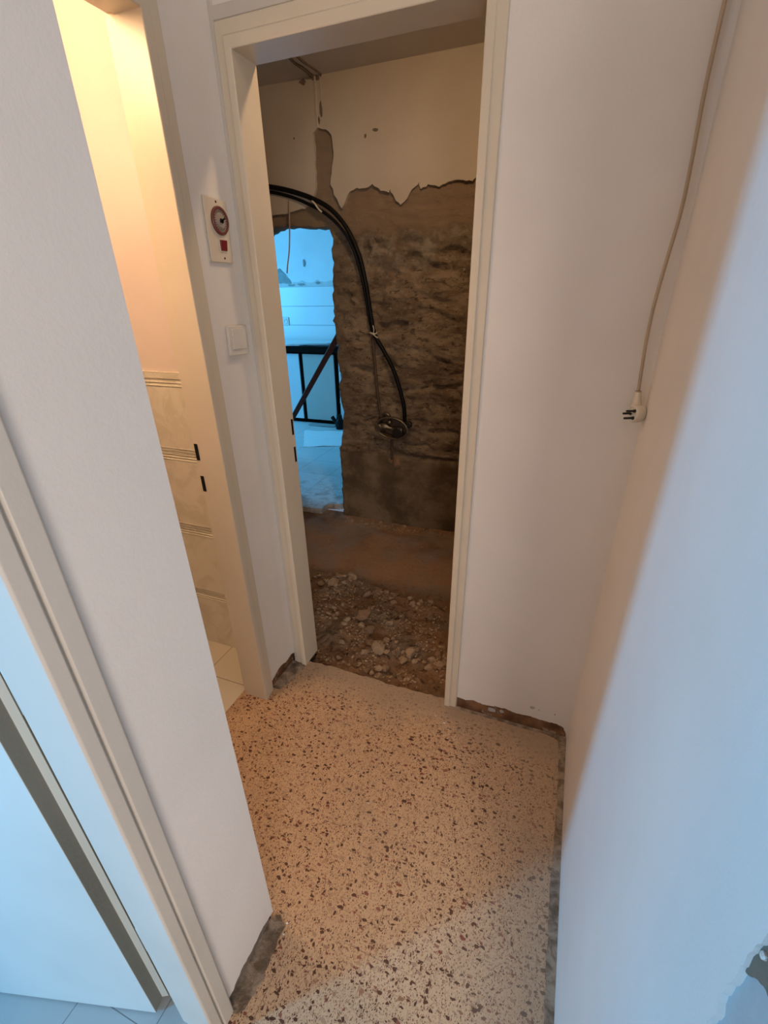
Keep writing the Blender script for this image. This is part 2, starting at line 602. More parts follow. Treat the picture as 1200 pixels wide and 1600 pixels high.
# ------------------------------------------------------------------ setting: floors
struct(slab('floor_hall', [(-1.066, 0.46), (-0.52, 0.46), (-0.52, 0.27), (-0.545, 0.22), (-0.545, -0.55), (-0.52, -0.62), (-0.52, -2.7), (2.3, -2.7), (2.3, 0.16), (0.22, 0.16), (0.22, 1.335)]
            + ragged([(-0.27, 1.333), (-0.50, 1.326), (-0.70, 1.333), (-0.90, 1.330)], 0.02, 0.004, 3) + [(-1.0, 1.330), (-1.0, 1.09), (-1.066, 1.085)],
            'z', -0.05, 0.0, TERR))
struct(boxes('floor_subbase', [((-2.6, 0.5, -0.30), (0.3, 3.0, -0.20)), ((XL - 0.06, YF + 0.004, -0.20), (XR + 0.06, YF + 0.10, -0.045))], SUBST))
struct(boxes('floor_bathroom', [((-2.6, 0.46, -0.05), (-1.066, 1.30, 0.001))], BFLOOR))
struct(boxes('floor_left_room', [((-3.3, -2.7, -0.05), (-0.545, 0.36, 0.0))], LFLOOR))
# kitchen floor tiles reach through the opening and end in a broken edge
kf = [(-5.0, 5.7), (-5.0, 3.0), (-2.2, 3.0), (-2.1, 2.80)] + ragged([(-1.86, 2.775), (-1.70, 2.79), (-1.614, 2.795), (-1.615, 2.90), (-1.50, 2.93), (-1.47, 2.95)], 0.03, 0.006, 5) + [(-1.455, 3.0), (-0.6, 3.0), (-0.6, 5.7)]
struct(slab('floor_kitchen', kf, 'z', -0.045, 0.0, KFLOOR))

# ------------------------------------------------------------------ setting: hall walls
struct(boxes('ceiling_hall', [((-3.4, -2.8, HC), (2.4, 1.30, HC + 0.1))], CEIL))
struct(boxes('ceiling_stripped_room', [((-2.6, 1.30, HC - 0.01), (1.7, 3.0, HC + 0.1))], CEIL))
struct(boxes('ceiling_kitchen', [((-5.1, 3.0, 2.6), (-0.5, 5.8, 2.7))], KWALL))

# right wall: whole plaster beyond the break; below it, near the camera, the plaster has come away
brk = [(0.245, 1.085), (0.236, 1.069), (0.238, 1.051), (0.2395, 1.031), (0.238, 1.011), (0.2375, 0.999), (0.239, 0.975), (0.237, 0.960), (0.233, 0.956), (0.234, 0.931), (0.230, 0.90), (0.225, 0.80), (0.21, 0.6), (0.19, 0.3), (0.18, 0.0)]
brk = ragged(brk, 0.005, 0.0012, 9)
pr = [(1.33, 0.0), (1.33, HC), (0.15, HC), (0.15, 1.13), (0.18, 1.10)] + brk
wr = struct(slab('wall_right', pr, 'x', XC, XC + 0.012, WALL))
struct(boxes('wall_right_core', [((XC + 0.0055, 0.145, 0.0), (XC + 0.012, 0.262, 1.17))], GREYPL))
struct(boxes('wall_right_back', [((XC + 0.012, 0.15, -0.05), (XC + 0.12, 1.42, HC))], SUBST))
# dark mortar shows at the top of the break
hp = ragged([(0.2415, 1.012), (0.243, 1.030), (0.243, 1.052), (0.238, 1.085), (0.20, 1.095), (0.175, 1.09), (0.178, 1.052), (0.205, 1.042), (0.222, 1.036), (0.230, 1.026), (0.236, 1.014), (0.2415, 1.012)], .004, .0009, 4)
hm = slab('mortar_patch', hp, 'x', XC + 0.0035, XC + 0.006, SUBST)
tag(hm, 'dark brown mortar patch in the broken plaster edge of the right wall', 'mortar patch')
rn = random.Random(31)
for i, (yy, zz, s) in enumerate(((0.2325, 1.050, 0.0028), (0.2392, 1.0065, 0.0014))):
    bm = bmesh.new()
    bmesh.ops.create_icosphere(bm, subdivisions=2, radius=s)
    for v in bm.verts:
        v.co *= 0.8 + 0.4 * rn.random()
        v.co += Vector((XC + 0.003, yy, zz))
    o = from_bm('plaster_chip', bm, WHITEPL)
    tag(o, ['pale plaster crumb stuck in the dark hole of the right wall break', 'small white plaster chip below the dark hole in the right wall'][i], 'chip')

# far wall (holds the far door) with its skirting torn off: brown glue strip below a ragged plaster edge
struct(boxes('wall_far', [((XR + 0.03, YF + 0.003, -0.05), (XC + 0.12, YF + 0.088, HC)),
                          ((XL - 0.03, YF + 0.012, HD + 0.03), (XR + 0.03, YF + 0.088, HC)),
                          ((-1.05, YF + 0.012, -0.05), (XL - 0.03, YF + 0.088, HC))], BROWN))
edge = ragged([(-0.245, 0.050), (-0.225, 0.052), (-0.19, 0.048), (-0.16, 0.058), (-0.12, 0.050), (-0.08, 0.058), (-0.04, 0.060), (0.0, 0.052), (0.05, 0.057), (0.10, 0.052), (0.14, 0.056), (0.160, 0.050), (0.174, 0.028), (0.1795, 0.006), (0.1815, 0.0)], 0.008, 0.0018, 12)
struct(slab('wall_far_plaster_right', [(XC + 0.0, HC), (-0.25, HC)] + edge, 'y', YF, YF + 0.012, WALL))
struct(boxes('wall_far_plaster_head', [((XB - 0.02, YF, HD + 0.05), (-0.25, YF + 0.012, HC))], WALL))
# room side of the far wall
struct(boxes('wall_stripped_room_front', [((XR + 0.02, YF + 0.088, -0.15), (-0.18, YF + 0.10, HC - 0.02)), ((XL - 0.02, YF + 0.088, HD + 0.01), (XR + 0.02, YF + 0.10, HC - 0.02)),
                                          ((-2.5, YF + 0.088, -0.15), (XL - 0.02, YF + 0.10, HC - 0.02))], BACKPLASTER))

# bathroom-door wall
struct(boxes('wall_bathroom_door', [((-1.045, YB + 0.03, 0.0), (XB - 0.012, YF + 0.05, HC)), ((-1.045, YN, HD + 0.03), (XB - 0.012, YB + 0.03, HC))], BROWN))
le = ragged([(1.10, 0.050), (1.135, 0.050), (1.165, 0.062), (1.20, 0.070), (1.235, 0.056), (1.27, 0.062), (1.31, 0.052)], 0.008, 0.003, 21)
struct(slab('wall_bathroom_door_plaster', le + [(1.31, HC), (YN, HC), (YN, HD + 0.04), (1.10, HD + 0.04)], 'x', XB - 0.012, XB, WALL))

# near-left wall and the partition between left room and bathroom
struct(boxes('wall_left_near', [((-0.605, 0.25, -0.05), (XN - 0.010, YN - 0.010, HC)), ((-0.605, -0.60, HD + 0.03), (XN - 0.010, 0.25, HC)),
                                ((-0.605, -2.7, -0.05), (XN - 0.010, -0.58, HC))], SUBST))
ne = ragged([(0.25, 0.045), (0.30, 0.040), (0.33, 0.052), (0.38, 0.048), (0.42, 0.052), (YN, 0.038)], 0.008, 0.0025, 4)
bm = bmesh.new()
pts = ne + [(YN, HC), (-0.60, HC), (-0.60, HD + 0.05), (0.25, HD + 0.05)]
struct(slab('wall_left_near_plaster', pts, 'x', XN - 0.010, XN, WALL))
struct(slab('wall_left_end_plaster', [(-1.06, 0.05), (-0.8, 0.045), (XN - 0.010, 0.038), (XN - 0.010, HC), (-1.06, HC)], 'y', YN - 0.010, YN, WALL))
struct(boxes('wall_left_partition', [((-3.3, 0.36, -0.05), (-0.6, YN - 0.010, HC))], WALL))
struct(boxes('wall_left_hall_rear', [((XN - 0.01, -2.7, 0), (XN, -0.60, HC))], WALL))

# bathroom and left-room shells
struct(boxes('wall_bathroom_far', [((-2.6, 1.292, -0.05), (-1.045, 1.32, HC))], BATHWALL))
struct(boxes('wall_bathroom_left', [((-2.7, 0.46, -0.05), (-2.6, 1.32, HC))], BATHWALL))
struct(boxes('wall_left_room_left', [((-3.4, -2.7, -0.05), (-3.3, 0.46, HC))], WALL))
struct(boxes('wall_rear', [((-3.4, -2.8, -0.05), (2.4, -2.7, HC))], WALL))
struct(boxes('wall_hall_right_rear', [((2.3, -2.7, -0.05), (2.4, 0.26, HC))], WALL))
struct(boxes('wall_hall_return', [((XC + 0.12, 0.16, -0.05), (2.3, 0.26, HC))], WALL))

# tiled wainscot in the bathroom, with a cap and embossed edge bands
wt = struct(boxes('trim_bathroom_tiles', [((-2.6, 1.284, 0.0), (-1.05, 1.292, 1.205))], BTILE))
bm = bmesh.new()
for zc in (0.281, 0.6035, 0.926):
    for dz in (-0.022, -0.011, 0.011, 0.022):
        add_tube(bm, [(-2.6, 1.284, zc + dz), (-1.05, 1.284, zc + dz)], 0.0028, 6)
for dz in (1.180, 1.192, 1.225):
    add_tube(bm, [(-2.6, 1.284, dz), (-1.05, 1.284, dz)], 0.0032, 6)
add_box(bm, (-2.6, 1.280, 1.205), (-1.05, 1.292, 1.227))
t2 = from_bm('trim_bathroom_tile_mouldings', bm, BTILE)
struct(t2)


# ------------------------------------------------------------------ door frames
def frame_sweep(name, prof, path_fn, mat, parent=None):
    """profile (u outward from the opening edge, w out of the wall); three legs with mitred corners.
    path_fn(i, u, w) -> 3D corner for i = 0 foot A, 1 head A, 2 head B, 3 foot B"""
    bm = bmesh.new()
    rings = [[bm.verts.new(path_fn(i, u, w_)) for u, w_ in prof] for i in range(4)]
    n = len(prof)
    for A, B in zip(rings[:-1], rings[1:]):
        for k in range(n):
            bm.faces.new((A[k], A[(k + 1) % n], B[(k + 1) % n], B[k]))
    bm.faces.new(rings[0])
    bm.faces.new(rings[-1][::-1])
    return from_bm(name, bm, mat, parent, bevel=0.0016, seg=2)


# profile: reveal lining, face, step, outer band
PROF = [(0.0, -0.0925), (0.0, 0.012), (0.003, 0.014), (0.020, 0.014), (0.0225, 0.0085), (0.0445, 0.0085), (0.048, 0.0005), (0.048, -0.004), (0.012, -0.004), (0.012, -0.0925)]

# far door
d3 = struct(empty('door_3', (XL, YF, 0)))


def far_path(i, u, w_):
    y = YF - w_
    return {0: (XL - u, y, 0.0), 1: (XL - u, y, HD + u * 1.25), 2: (XR + u, y, HD + u * 1.25), 3: (XR + u, y, -0.0)}[i]


ff = frame_sweep('door_frame', [(min(u, 0.048), w_ - 0.003) for u, w_ in PROF], far_path, CREAM)
bm = bmesh.new()   # painted-over outer band filling the corner at left and carried over the head
for a, b in (((XB - 0.002, YF - 0.004, 0.0), (XL - 0.046, YF + 0.006, HD + 0.10)), ((XB, YF - 0.0035, HD + 0.058), (XR + 0.035, YF + 0.006, HD + 0.085))):
    add_box(bm, a, b)
band = from_bm('outer_band', bm, OFFFRAME, bevel=0.003)
slots = []
for zc, hh in ((1.040, 0.028), (0.939, 0.028)):
    slots.append(boxes('strike_slot', [((XL - 0.003, YF + 0.078, zc - hh), (XL + 0.0008, YF + 0.089, zc + hh))], BLACK))
under(d3, [ff, band] + slots)

# bathroom door: opening runs along y from YN+.03 to YB in the plane x = XB
d2 = struct(empty('door_2', (XB, YB, 0)))


def bath_path(i, u, w_):
    x = XB + w_
    return {0: (x, YB + u, 0.0), 1: (x, YB + u, HD + u), 2: (x, YN + 0.04 - min(u, 0.038), HD + u), 3: (x, YN + 0.04 - min(u, 0.038), 0.0)}[i]


PROF2 = [(0.0, -0.070), (0.0, 0.004), (0.003, 0.006), (0.024, 0.006), (0.027, 0.002), (0.056, 0.002), (0.060, -0.003), (0.060, -0.010), (0.014, -0.010), (0.014, -0.097), (0.008, -0.097), (0.008, -0.070)]
bf = frame_sweep('door_frame', PROF2, bath_path, CREAM)
sl2 = []
for zc in (1.030, 0.925):
    sl2.append(boxes('strike_slot', [((XB - 0.0965, YB - 0.0008, zc - 0.026), (XB - 0.0845, YB + 0.010, zc + 0.026))], BLACK))
rb = boxes('rebate_stop', [((XB - 0.098, YB + 0.001, 0.0), (XB - 0.070, YB + 0.012, HD))], CREAM)
under(d2, [bf, rb] + sl2)

# near-left door: opening in the plane x = XN from y = -0.55 to 0.22, leaf swung into the room
d1 = struct(empty('door_1', (XN, 0.22, 0)))


def near_path(i, u, w_):
    x = XN + w_
    return {0: (x, 0.222 + u, -0.0), 1: (x, 0.222 + u, HD + u), 2: (x, -0.55 - u, HD + u), 3: (x, -0.55 - u, -0.0)}[i]


PROF1 = [(0.0, -0.088), (0.0, 0.007), (0.003, 0.010), (0.022, 0.010), (0.026, 0.003), (0.029, 0.010), (0.054, 0.010), (0.060, 0.002), (0.060, -0.006), (0.030, -0.006), (0.030, -0.098), (0.012, -0.098), (0.012, -0.088)]
nf = frame_sweep('door_frame', PROF1, near_path, OFFFRAME)
# leaf, rebated along its hinge edge
leaf = bmesh.new()
hx, hy = -0.662, 0.209
ang = math.atan2(0.100, 0.350)
LM = Matrix.Translation((hx, hy, 0.006)) @ Matrix.Rotation(math.pi + ang, 4, 'Z')
# local: x along leaf away from hinge, y = -(thickness towards +world y)
outline = [(0, 0), (0.78, 0), (0.78, -0.042), (-0.014, -0.042), (-0.014, -0.030), (0.0, -0.027)]
av = [leaf.verts.new(LM @ Vector((x, y, 0))) for x, y in outline]
bv = [leaf.verts.new(LM @ Vector((x, y, 1.985))) for x, y in outline]
leaf.faces.new(av)
leaf.faces.new(bv[::-1])
for i in range(len(outline)):
    leaf.faces.new((av[i], bv[i], bv[(i + 1) % 6], av[(i + 1) % 6]))
lf = from_bm('door_leaf', leaf, LEAFM, bevel=0.0015)
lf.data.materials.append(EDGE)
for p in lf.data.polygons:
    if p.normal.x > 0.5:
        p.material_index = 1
hinges = []
for zc in (0.32, 1.0, 1.70):
    h = tube('hinge', [(-0.627, 0.2385, zc - 0.045), (-0.627, 0.2385, zc + 0.045)], 0.0055, OFFFRAME, None, 10, 0)
    hinges.append(h)
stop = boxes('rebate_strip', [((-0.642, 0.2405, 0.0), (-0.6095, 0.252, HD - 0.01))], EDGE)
gap = tube('paint_crack', [(-0.6385 + 0.0012 * math.sin(k * 1.7), 0.2400, k * 0.06) for k in range(33)], 0.0016, BROWN, None, 6, 0)
screws = []
for zc in (0.175, 0.125):
    screws.append(boxes('strike_slot', [((-0.6165, 0.2385, zc - 0.010), (-0.6105, 0.2412, zc + 0.010))], BLACK))
under(d1, [nf, lf, stop, gap] + hinges + screws)

# ------------------------------------------------------------------ mortar beds where skirting stood
sb = [(XC, 1.309), (XC, 0.16)] + ragged([(0.158, 0.16), (0.157, 0.3), (0.160, 0.5), (0.157, 0.8), (0.163, 1.05), (0.160, 1.22), (0.152, 1.288), (0.11, 1.298), (0.0, 1.296), (-0.12, 1.299), (-0.225, 1.297)], 0.02, 0.002, 8) + [(-0.225, 1.309)]
o = slab('trim_1', sb, 'z', 0.0, 0.0035, DUST, bevel=0)
struct(o)
sb = [(XN - 0.01, 0.265), (XN - 0.01, YN)] + ragged([(-0.500, 0.472), (-0.478, 0.455), (-0.476, 0.40), (-0.470, 0.34), (-0.478, 0.29), (-0.49, 0.275)], 0.01, 0.003, 10)
struct(slab('trim_2', sb, 'z', 0.0, 0.004, DUST))
sb = [(XB - 0.012, 1.14), (XB - 0.012, 1.309)] + ragged([(-0.90, 1.300), (-0.905, 1.25), (-0.915, 1.19), (-0.93, 1.14)], 0.01, 0.004, 11)
struct(slab('trim_3', sb, 'z', 0.0, 0.004, DUST))

# ------------------------------------------------------------------ stripped room
# back wall: triangulated sheet with the hacked opening, roughened, thick
HOLE = [(-2.05, -0.2), (-1.98, 0.5), (-2.02, 1.2), (-1.97, 1.70), (-1.90, 1.80), (-1.805, 1.823), (-1.715, 1.828), (-1.62, 1.815), (-1.543, 1.809), (-1.437, 1.806), (-1.422, 1.739), (-1.434, 1.691), (-1.428, 1.62), (-1.431, 1.558), (-1.444, 1.45), (-1.446, 1.31),
        (-1.436, 1.18), (-1.425, 1.05), (-1.418, 0.96), (-1.436, 0.90), (-1.425, 0.80), (-1.412, 0.74), (-1.422, 0.66), (-1.437, 0.58), (-1.455, 0.477), (-1.450, 0.35), (-1.448, 0.234), (-1.455, 0.10), (-1.455, -0.2)]


def inside(p, poly):
    c = False
    n = len(poly)
    for i in range(n):
        a, b = poly[i], poly[(i + 1) % n]
        if (a[1] > p[1]) != (b[1] > p[1]) and p[0] < (b[0] - a[0]) * (p[1] - a[1]) / (b[1] - a[1]) + a[0]:
            c = not c
    return c


def dist_poly(p, poly):
    best = 9
    for a, b in zip(poly[:-1], poly[1:]):
        dx, dy = b[0] - a[0], b[1] - a[1]
        t = max(0, min(1, ((p[0] - a[0]) * dx + (p[1] - a[1]) * dy) / (dx * dx + dy * dy)))
        best = min(best, math.hypot(p[0] - a[0] - dx * t, p[1] - a[1] - dy * t))
    return best


hole = ragged(HOLE, 0.022, 0.0055, 17)
outer = hole[:1] + [(-2.5, -0.2), (-2.5, HC), (-0.18, HC), (-0.18, -0.2)] + hole[::-1][:-1]
verts2 = [Vector(q) for q in outer]
edges2 = [(i, (i + 1) % len(outer)) for i in range(len(outer))]
rng = random.Random(5)
st = 0.0135
x = -2.5 + st
while x < -0.18 - st / 2:
    z = -0.2 + st
    while z < HC - st / 2:
        q = (x + rng.uniform(-.004, .004), z + rng.uniform(-.004, .004))
        if inside(q, outer) and dist_poly(q, hole) > 0.008:
            verts2.append(Vector(q))
        z += st
    x += st
vo, eo, fo, _, _, _ = delaunay_2d_cdt(verts2, edges2, [], 1, 1e-6)


def back_y(x, z):
    a = max(0.0, min(1.0, (z - 0.44) / 0.06))
    b = 1 - 0.8 * max(0.0, min(1.0, (z - 1.72) / 0.06))
    n = noise.fractal(Vector((x * 7, z * 13, 3.1)), 1.0, 2.0, 5) * 0.020
    n += noise.noise(Vector((x * 26, z * 40, 1.0))) * 0.008
    n2 = max(0.0, noise.noise(Vector((x * 7 + 5, z * 19, 7.0))) - 0.15) * 0.06
    n2 += max(0.0, noise.noise(Vector((x * 22, z * 30, 17.0))) - 0.2) * 0.05
    ledge = -0.010 * (1 - a) + noise.fractal(Vector((x * 5, z * 7, 8.0)), 1.0, 2.0, 4) * 0.005 * (1 - a)
    # groove along the top of the cement foot, right of the pipe stub
    g = 0.0
    if x > -1.05:
        zg = 0.475 - 0.02 * (x + 1.05) + 0.006 * noise.noise(Vector((x * 14, 0, 4)))
        g = 0.035 * math.exp(-((z - zg) / 0.011) ** 2)
    return YK + (n + n2) * a * b + ledge + g + noise.noise(Vector((x * 3, z * 3, 0))) * 0.006


bm = bmesh.new()
fv = [bm.verts.new((v.x, back_y(v.x, v.y), v.y)) for v in vo]
for f in fo:
    try:
        bm.faces.new([fv[i] for i in f])
    except ValueError:
        pass
be = [e for e in bm.edges if e.is_boundary]
r = bmesh.ops.extrude_edge_only(bm, edges=be)
for v in [g for g in r['geom'] if isinstance(g, bmesh.types.BMVert)]:
    v.co.y = 2.99 + rng.uniform(-.006, .006)
wb = struct(from_bm('wall_back', bm, MORTAR, smooth=True))

# plaster still standing on the upper part
pe = ragged([(-2.5, 1.90), (-2.1, 1.885), (-1.9, 1.875), (-1.80, 1.88), (-1.70, 1.885), (-1.64, 1.895), (-1.58, 1.90), (-1.54, 1.93), (-1.505, 1.97), (-1.497, 2.06), (-1.495, 2.15), (-1.492, 2.235), (-1.46, 2.252), (-1.415, 2.240), (-1.382, 2.214), (-1.378, 2.17),
                (-1.380, 2.12), (-1.396, 2.05), (-1.405, 2.0), (-1.385, 1.95), (-1.345, 1.885)], 0.02, 0.004, 14)[:-1]
pe += ragged([(-1.345, 1.885), (-1.318, 1.925), (-1.290, 1.962), (-1.25, 1.970), (-1.20, 1.968), (-1.155, 1.980), (-1.13, 1.962), (-1.09, 1.945), (-1.06, 1.938), (-1.055, 1.955), (-1.02, 1.90), (-0.993, 1.880), (-0.96, 1.905), (-0.93, 1.945), (-0.90, 1.958),
              (-0.893, 1.972), (-0.885, 1.942), (-0.84, 1.955), (-0.78, 1.945), (-0.72, 1.962), (-0.66, 1.962), (-0.61, 1.95), (-0.595, 1.968), (-0.55, 1.96), (-0.40, 1.95), (-0.18, 1.95)], 0.014, 0.0035, 15)
struct(slab('wall_back_plaster', pe + [(-0.18, HC), (-2.5, HC)], 'y', YK - 0.022, YK + 0.03, BACKPLASTER))
# scar of the removed partition: two thin ragged ridges down the plaster and across the ceiling
bm = bmesh.new()
for x0, z0, z1, wd in ((-1.463, 2.25, HC, 0.006), (-1.432, 2.36, HC, 0.004)):
    rr = random.Random(int(-x0 * 1000))
    add_tube(bm, [(x0 + rr.uniform(-.002, .002), YK - 0.023, z0 + (z1 - z0) * t / 14) for t in range(15)], wd, 6)
scar = from_bm('partition_scar', bm, BACKPLASTER)
tag(scar, 'vertical ridge of old plaster left by a removed partition below the ceiling', 'plaster scar')
bmats = [((-1.452, 2.45), 0.030, 0.012), ((-1.437, 2.325), 0.010, 0.035), ((-1.452, 2.28), 0.008, 0.02), ((-1.131, 2.208), 0.020, 0.008), ((-1.189, 2.190), 0.009, 0.010), ((-1.613, 2.222), 0.006, 0.007), ((-1.535, 2.444), 0.022, 0.014)]
blab = ['dark chip beside the ceiling where the partition scar starts', 'long chip in the plaster scar above the bare strip', 'small chip in the scar just above the bare strip', 'larger of two shallow chips in the plaster right of the scar',
        'smaller of two shallow chips in the plaster right of the scar', 'tiny dark spot in the plaster left of the scar', 'dark hole in the plaster left of the scar near the ceiling']
for i, ((cx, cz), sx, sz) in enumerate(bmats):
    rr = random.Random(40 + i)
    ring = []
    for k in range(14):
        a = 2 * math.pi * k / 14
        q = rr.uniform(0.6, 1.1)
        ring.append((cx + sx * q * math.cos(a), cz + sz * q * math.sin(a)))
    o = slab('plaster_chip', ring, 'y', YK - 0.0235, YK - 0.021, SUBST)
    tag(o, blab[i], 'chip')
# ceiling scar
bm = bmesh.new()
rr = random.Random(3)
for off, wd in ((0.0, 0.009), (0.045, 0.006)):
    add_tube(bm, [(-1.47 + off + rr.uniform(-.006, .006), 1.45 + 1.37 * t / 24, HC - 0.012) for t in range(25)], lambda t: wd * (0.5 + rr.random() * 0.7), 6)
o = from_bm('ceiling_scar', bm, SUBST)
tag(o, 'broken mortar line across the ceiling where a partition stood', 'ceiling scar')
struct(boxes('wall_stripped_room_left', [((-2.6, 1.40, -0.15), (-2.5, 3.0, HC))], BACKPLASTER))
struct(boxes('wall_stripped_room_right', [((-0.18, 1.409, -0.15), (-0.10, 3.0, HC))], MORTAR))


# dirt ground
def ground(x, y):
    h = -0.038
    # threshold lip
    h += 0.010 * math.exp(-((y - 1.36) / 0.05) ** 2)
    # loose heap in front, firm sand beyond a ragged ridge
    ridge = 1.99 - 0.06 * math.sin((x + 0.75) * 4) + 0.03 * noise.noise(Vector((x * 9, 0, 2)))
    t = max(0.0, min(1.0, (ridge - y) / 0.06))
    rough = t * (0.028 * noise.fractal(Vector((x * 5, y * 5, 0.3)), 1.0, 2.0, 4) + 0.015 * noise.fractal(Vector((x * 24, y * 24, 5.3)), 1.0, 2.0, 4) + 0.010 * max(0, noise.noise(Vector((x * 45, y * 45, 1.3)))))
    h += rough + 0.014 * math.exp(-((y - ridge + 0.02) / 0.03) ** 2)
    # furrow at the right
    fy = 1.84 + 0.08 * (x + 0.5)
    if x > -0.62:
        h -= 0.022 * math.exp(-((y - fy) / 0.018) ** 2)
    # wide heap in the middle, gentle hollow behind
    h += 0.020 * math.exp(-(((x + 0.72) / 0.16) ** 2 + ((y - 1.66) / 0.16) ** 2))
    h += 0.006 * noise.noise(Vector((x * 3, y * 3, 9))) - 0.012 * max(0, y - 2.3)
    h -= 0.025 * math.exp(-(((x + 1.05) / 0.2) ** 2 + ((y - 2.74) / 0.08) ** 2))
    if y < 1.40:
        h = min(h, -0.010)
    return h


bm = bmesh.new()
NX, NY = 300, 220
gx = [-2.5 + 2.32 * i / NX for i in range(NX + 1)]
gy = [1.325 + 1.56 * (j / NY) for j in range(NY + 1)]
gv = [[bm.verts.new((x, y, ground(x, y))) for y in gy] for x in gx]
for i in range(NX):
    for j in range(NY):
        if gy[j] < 1.40 and not (-0.905 < gx[i] < -0.26):
            continue
        bm.faces.new((gv[i][j], gv[i + 1][j], gv[i + 1][j + 1], gv[i][j + 1]))
for v in [v for v in bm.verts if not v.link_faces]:
    bm.verts.remove(v)
gd = from_bm('floor_stripped_room', bm, DIRT, smooth=True)
for p in gd.data.polygons:
    pass
if gd.data.polygons[100].normal.z < 0:
    gd.data.flip_normals()
struct(gd)

# stones
rock_me = []
for k in range(8):
    rr = random.Random(100 + k)
    bm = bmesh.new()
    bmesh.ops.create_icosphere(bm, subdivisions=3, radius=1)
    cuts = [(Vector((rr.uniform(-1, 1), rr.uniform(-1, 1), rr.uniform(-1, 1))).normalized(), rr.uniform(0.55, 0.85)) for _ in range(9)]
    for v in bm.verts:
        for nrm, d in cuts:
            ov = v.co.dot(nrm) - d
            if ov > 0:
                v.co -= nrm * ov
        v.co += v.co.normalized() * 0.12 * noise.fractal(v.co * 2.5 + Vector((k * 7, 0, 0)), 1.0, 2.0, 3)
    me = bpy.data.meshes.new('stone')
    bm.to_mesh(me)
    bm.free()
    for p in me.polygons:
        p.use_smooth = False
    me.materials.append(ROCK1 if k % 3 else ROCK2)
    rock_me.append(me)


def stone(x, y, sx, sy, sz, label, group=None, k=None, rz=None, sink=0.35):
    me = rock_me[rng.randrange(8) if k is None else k]
    o = bpy.data.objects.new('stone', me)
    COL.objects.link(o)
    o.scale = (sx, sy, sz)
    o.rotation_euler = (rng.uniform(-.4, .4), rng.uniform(-.4, .4), rng.uniform(0, 6.28) if rz is None else rz)
    o.location = (x, y, ground(x, y) + sz * (0.75 - sink))
    tag(o, label, 'stone', group)
    return o


placed = [(-0.800, 1.700, .047, .040, .036), (-0.648, 1.540, .040, .034, .028), (-0.500, 1.575, .030, .028, .020), (-0.735, 1.640, .026, .022, .024), (-1.10, 1.950, .050, .040, .028),
          (-0.875, 1.925, .028, .022, .016), (-0.690, 1.570, .024, .022, .018), (-0.520, 1.520, .026, .020, .014), (-1.165, 1.930, .026, .024, .020), (-1.02, 2.055, .044, .026, .024),
          (-0.395, 1.560, .023, .020, .016), (-0.375, 1.610, .020, .020, .018), (-0.350, 1.545, .026, .022, .020), (-0.870, 1.660, .024, .020, .014), (-0.70, 1.900, .026, .018, .014)]
plab = ['largest stone, standing on the middle heap of rubble', 'big flat-topped stone in front of the middle heap, nearer the threshold', 'squarish stone lying right of the flat-topped one', 'stone wedged just below the right side of the largest stone',
        'wide wedge-shaped slab of rubble near the left jamb on the far ridge', 'pale stone on the middle of the far dirt ridge', 'small stone touching the back of the flat-topped stone', 'low flat stone in front of the squarish one',
        'rounded lump at the left end of the far ridge, beside the door jamb', 'long clod on the crest of the far ridge, behind the wedge-shaped slab',
        'pale round stone near the right door jamb', 'stone close behind the pale round one by the right jamb', 'dark angular stone against the right door jamb', 'stone left of and lower than the largest stone', 'small pale stone on the ridge right of its middle']
for i, (x, y, a, b, c) in enumerate(placed):
    stone(x, y, a, b, c, plab[i], None, i % 8)

clusters = [
    ('rubble between the middle heap and the threshold', 'small stone in the loose rubble just inside the far doorway', 46, lambda: (rng.gauss(-0.66, .10), rng.gauss(1.54, .06))),
    ('rubble by the right jamb', 'small stone in the rubble beside the right door jamb', 34, lambda: (rng.gauss(-0.40, .08), rng.gauss(1.58, .06))),
    ('stones on the left part of the far ridge', 'small stone on the left part of the far dirt ridge', 32, lambda: (rng.gauss(-1.05, .10), rng.gauss(1.99, .035))),
    ('stones on the right part of the far ridge', 'small stone on the right part of the far dirt ridge', 26, lambda: (rng.uniform(-0.85, -0.36), 1.95 + rng.gauss(0, .022))),
    ('stones left of the middle heap', 'small stone in the dirt left of the middle rubble heap', 34, lambda: (rng.gauss(-0.97, .07), rng.gauss(1.73, .06))),
    ('stones at the foot of the back wall', 'small stone at the foot of the bare back wall', 34, lambda: (rng.uniform(-1.35, -0.55), 2.79 + rng.gauss(0, .022))),
    ('crumbs along the threshold', 'small crumb along the inner edge of the door threshold', 30, lambda: (rng.uniform(-0.86, -0.42), rng.gauss(1.405, .022))),
]
for grp, lab, n, fn in clusters:
    k = 0
    while k < n:
        x, y = fn()
        if not (-1.5 < x < -0.30 and 1.37 < y < 2.82):
            continue
        if y < 1.42 and not (-0.88 < x < -0.30):
            continue
        s = 0.0062 + 0.0125 * rng.random() ** 2.0
        stone(x, y, s * rng.uniform(.9, 1.4), s, s * rng.uniform(.6, .9), lab, grp)
        k += 1
